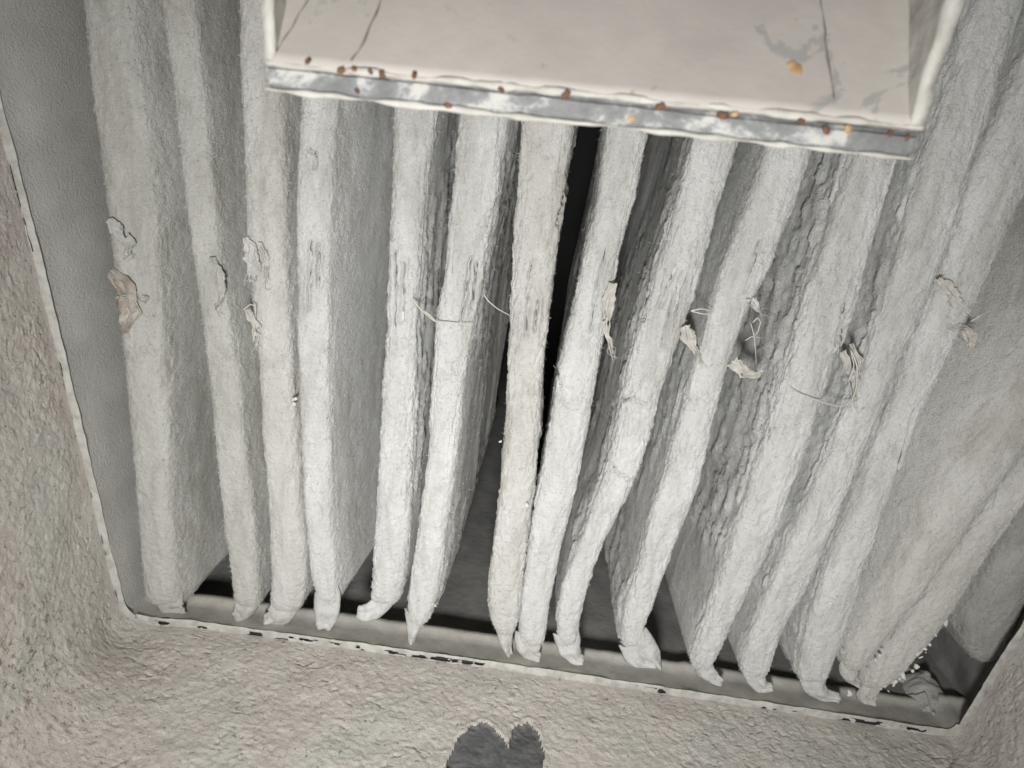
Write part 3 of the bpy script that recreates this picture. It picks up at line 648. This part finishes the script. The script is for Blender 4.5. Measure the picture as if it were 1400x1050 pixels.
# ------------------------------------------------------------------ painted tray close to the camera
YT = 0.50
tl, tr_ = U(364, 85, YT), U(1262, 174, YT)           # top corners of the lip
bl_, br_ = U(364, 121, YT), U(1247, 217, YT)
tray = thing('painted_tray', 'pale pinkish painted steel tray with a chipped grey front lip, hanging over the bags', 'tray', tuple((tl+tr_)/2))
tb = np.array(tray.location)
ex = (tr_-tl); wT = np.linalg.norm(ex); ex = ex/wT
slope = math.radians(52); es = np.array([0, math.cos(slope), math.sin(slope)]); en = np.cross(ex, es); en /= np.linalg.norm(en)
hL = np.linalg.norm(bl_-tl)
def slab(name, O, A, B, la, lb, th, mat, na=60, nb=20, amp=.0006, seed=0, chip=0.0):
    """a sheet of thickness th: grid on every side, edges rounded"""
    A = A/np.linalg.norm(A); B = B/np.linalg.norm(B); N_ = np.cross(A, B)
    import bmesh
    bm = bmesh.new(); vs = {}
    bmesh.ops.create_cube(bm, size=1)
    for v in bm.verts: v.co = Vector(((v.co.x+.5)*la, (v.co.y+.5)*lb, (v.co.z+.5)*th))
    bmesh.ops.bevel(bm, geom=bm.edges[:], offset=min(th, lb)*.22, segments=2, affect='EDGES')
    cut = lambda n_, ax, l: [bmesh.ops.bisect_plane(bm, geom=bm.verts[:]+bm.edges[:]+bm.faces[:], plane_co=Vector([l*i/n_ if j == ax else 0 for j in range(3)]),
                                                plane_no=Vector([1 if j == ax else 0 for j in range(3)])) for i in range(1, n_)]
    cut(na, 0, la); cut(nb, 1, lb)
    co = np.array([v.co[:] for v in bm.verts])
    nz = np.stack([fbm(co, 60, seed+k_, 3) for k_ in range(3)], -1)*amp
    if chip: nz += np.stack([fbm(co, 150, seed+9+k_, 2) for k_ in range(3)], -1)*chip
    co = co+nz
    Wd = O+co[:, :1]*A+co[:, 1:2]*B+co[:, 2:3]*N_-tb
    for v, c in zip(bm.verts, Wd): v.co = c
    bmesh.ops.recalc_face_normals(bm, faces=bm.faces[:])
    me = bpy.data.meshes.new(name); bm.to_mesh(me); bm.free(); me.materials.append(mat)
    for p in me.polygons: p.use_smooth = True
    o = bpy.data.objects.new(name, me); COL.objects.link(o); o.parent = tray
    return o
ez = np.array([0, 0, 1.0])
LT = .34
slab('base_plate', tl+np.array([0, -.004, 0])-en*.006, ex, es, wT, LT, .006, M['paint'], 80, 40, .0008, 1)
slab('front_lip', bl_+np.array([0, .0095, 0]), (br_-bl_), ez, np.linalg.norm(br_-bl_), hL, .0135, M['lip'], 160, 5, .0006, 2, .0004)
for e0, e1, wd_, sd_ in ((tl, tr_, .0052, 3), (bl_, br_, .0046, 9)):       # thick paint left along both edges of the lip
    n_ = 90; pts_ = [e0+(e1-e0)*t_+np.array([0, -.0025, 0]) for t_ in np.linspace(0, 1, n_)]
    rn_ = np.random.default_rng(sd_); wn_ = np.clip(np.convolve(rn_.normal(.7, .6, 60), [.25, .5, .25], 'same'), .1, 1.1)*wd_
    ribbon('paint_ridge', pts_, list(wn_), .0032, M['cheek'], tray, 260, 8, .0007, sd_)
# upright cheeks: triangles between the sloping plate and an upright front edge
def cheek(x_side, O, th, seed):
    n1, n2 = 60, 12
    up_ = np.linspace(0, .30, n1); V = []
    for s_ in (0, th):
        for h in up_:
            back_ = h*math.cos(slope)/math.sin(slope)
            for q_ in np.linspace(0, 1, n2):
                V.append(O+np.array([s_*x_side, q_*(back_+.012)-.003, h]))
    V = np.array(V); V = V+np.stack([fbm(V, 70, seed, 3), fbm(V, 110, seed+3, 2)*1.6, 0*V[:, 0]], -1)*.0012
    f0 = gridfaces(n1, n2); f1 = f0[:, ::-1]+n1*n2
    side = []
    for i in range(n1-1):
        for c_ in (0, n2-1):
            a_, b_ = i*n2+c_, (i+1)*n2+c_; side.append([a_, b_, b_+n1*n2, a_+n1*n2])
    for c_ in range(n2-1):
        for i in (0, n1-1):
            a_, b_ = i*n2+c_, i*n2+c_+1; side.append([a_, b_, b_+n1*n2, a_+n1*n2])
    return mesh_obj('cheek', V-tb, np.concatenate([f0, f1, np.array(side)]), M['cheek'], tray)
cheek(1, tr_+np.array([-.010, 0, -.002]), .0085, 5)
cheek(-1, tl+np.array([.006, 0, -.002]), .0065, 6)
# grime along two seams on the plate, rust spots on its lip
def on_plate(px, py, lift=.0012):
    d_ = rt*(px-W0/2)/F+up*(H0/2-py)/F+fw; nrm = np.cross(ex, es); t_ = ((tl+np.array([0, -.004, 0])-CAM)@nrm)/(d_@nrm)
    p_ = CAM+d_*t_; nn_ = nrm if nrm@(CAM-p_) > 0 else -nrm
    return p_+nn_*lift
for pts, wp in (([(481,88),(488,76),(498,58),(508,36),(518,12),(524,-4),(536,-30)], 3.2), ([(1139,138),(1136,112),(1131,80),(1128,50),(1124,22),(1119,-6),(1116,-30)], 3.0),
                ([(377,74),(392,52),(408,26),(424,-2)], 2.2)):
    P3 = [on_plate(*p_) for p_ in pts]
    ribbon('seam', P3, [wp*.0004, wp*.00015, wp*.00042, wp*.0002, wp*.00038, wp*.00012, wp*.0004, wp*.00025], .0009, M['grime_shade'], tray, 60, 6, .0012, 55)
def blot(name, px, py, r, mat, seed, plate=True):
    c = on_plate(px, py, .0006) if plate else U(px, py, YT-.0046)
    n_ = 22; a_ = np.linspace(0, 2*np.pi, n_, endpoint=False); R_ = r*.00040
    rr_ = np.array([R_*(1+.3*math.sin(2*x_+seed)*.6+.08*math.sin(5*x_+seed*2)) for x_ in a_])
    e1, e2 = (ex, es) if plate else (ex, ez); nv_ = np.cross(ex, e2); nv_ = nv_ if nv_@(CAM-c) > 0 else -nv_
    V = [c+nv_*.0006] + [c+nv_*.0005+(e1*math.cos(x_)+e2*math.sin(x_))*q_*.6 for x_, q_ in zip(a_, rr_)] + [c-nv_*.001+(e1*math.cos(x_)+e2*math.sin(x_))*q_ for x_, q_ in zip(a_, rr_)]
    V = np.array(V)-tb
    f_ = [[0, 1+i, 1+(i+1) % n_] for i in range(n_)]
    for i in range(n_):
        a1, b1_ = 1+i, 1+(i+1) % n_; f_ += [[a1, a1+n_, b1_+n_], [a1, b1_+n_, b1_]]
    return mesh_obj(name, V, f_, mat, tray)
for j, (x, y, r) in enumerate([(420,84,4.5),(466,96,6),(484,95,5),(506,98,4.5),(522,102,6),(566,103,5),(774,129,7),(903,146,7),(989,158,8),(685,122,5)]):
    blot('rust_spot', x, y, r, M['rust'], j, False)
for j, (x, y, r) in enumerate([(862,162,6),(1096,166,6),(1130,179,7),(1160,177,6),(1218,183,5),(1241,189,5),(1005,156,5),(612,144,6),(488,124,5)]):
    blot('rust_spot', x, y, r, M['rust'] if j % 3 else M['ochre'], j+20, False)
blot('rust_stain', 1086, 92, 14, M['ochre'], 3)
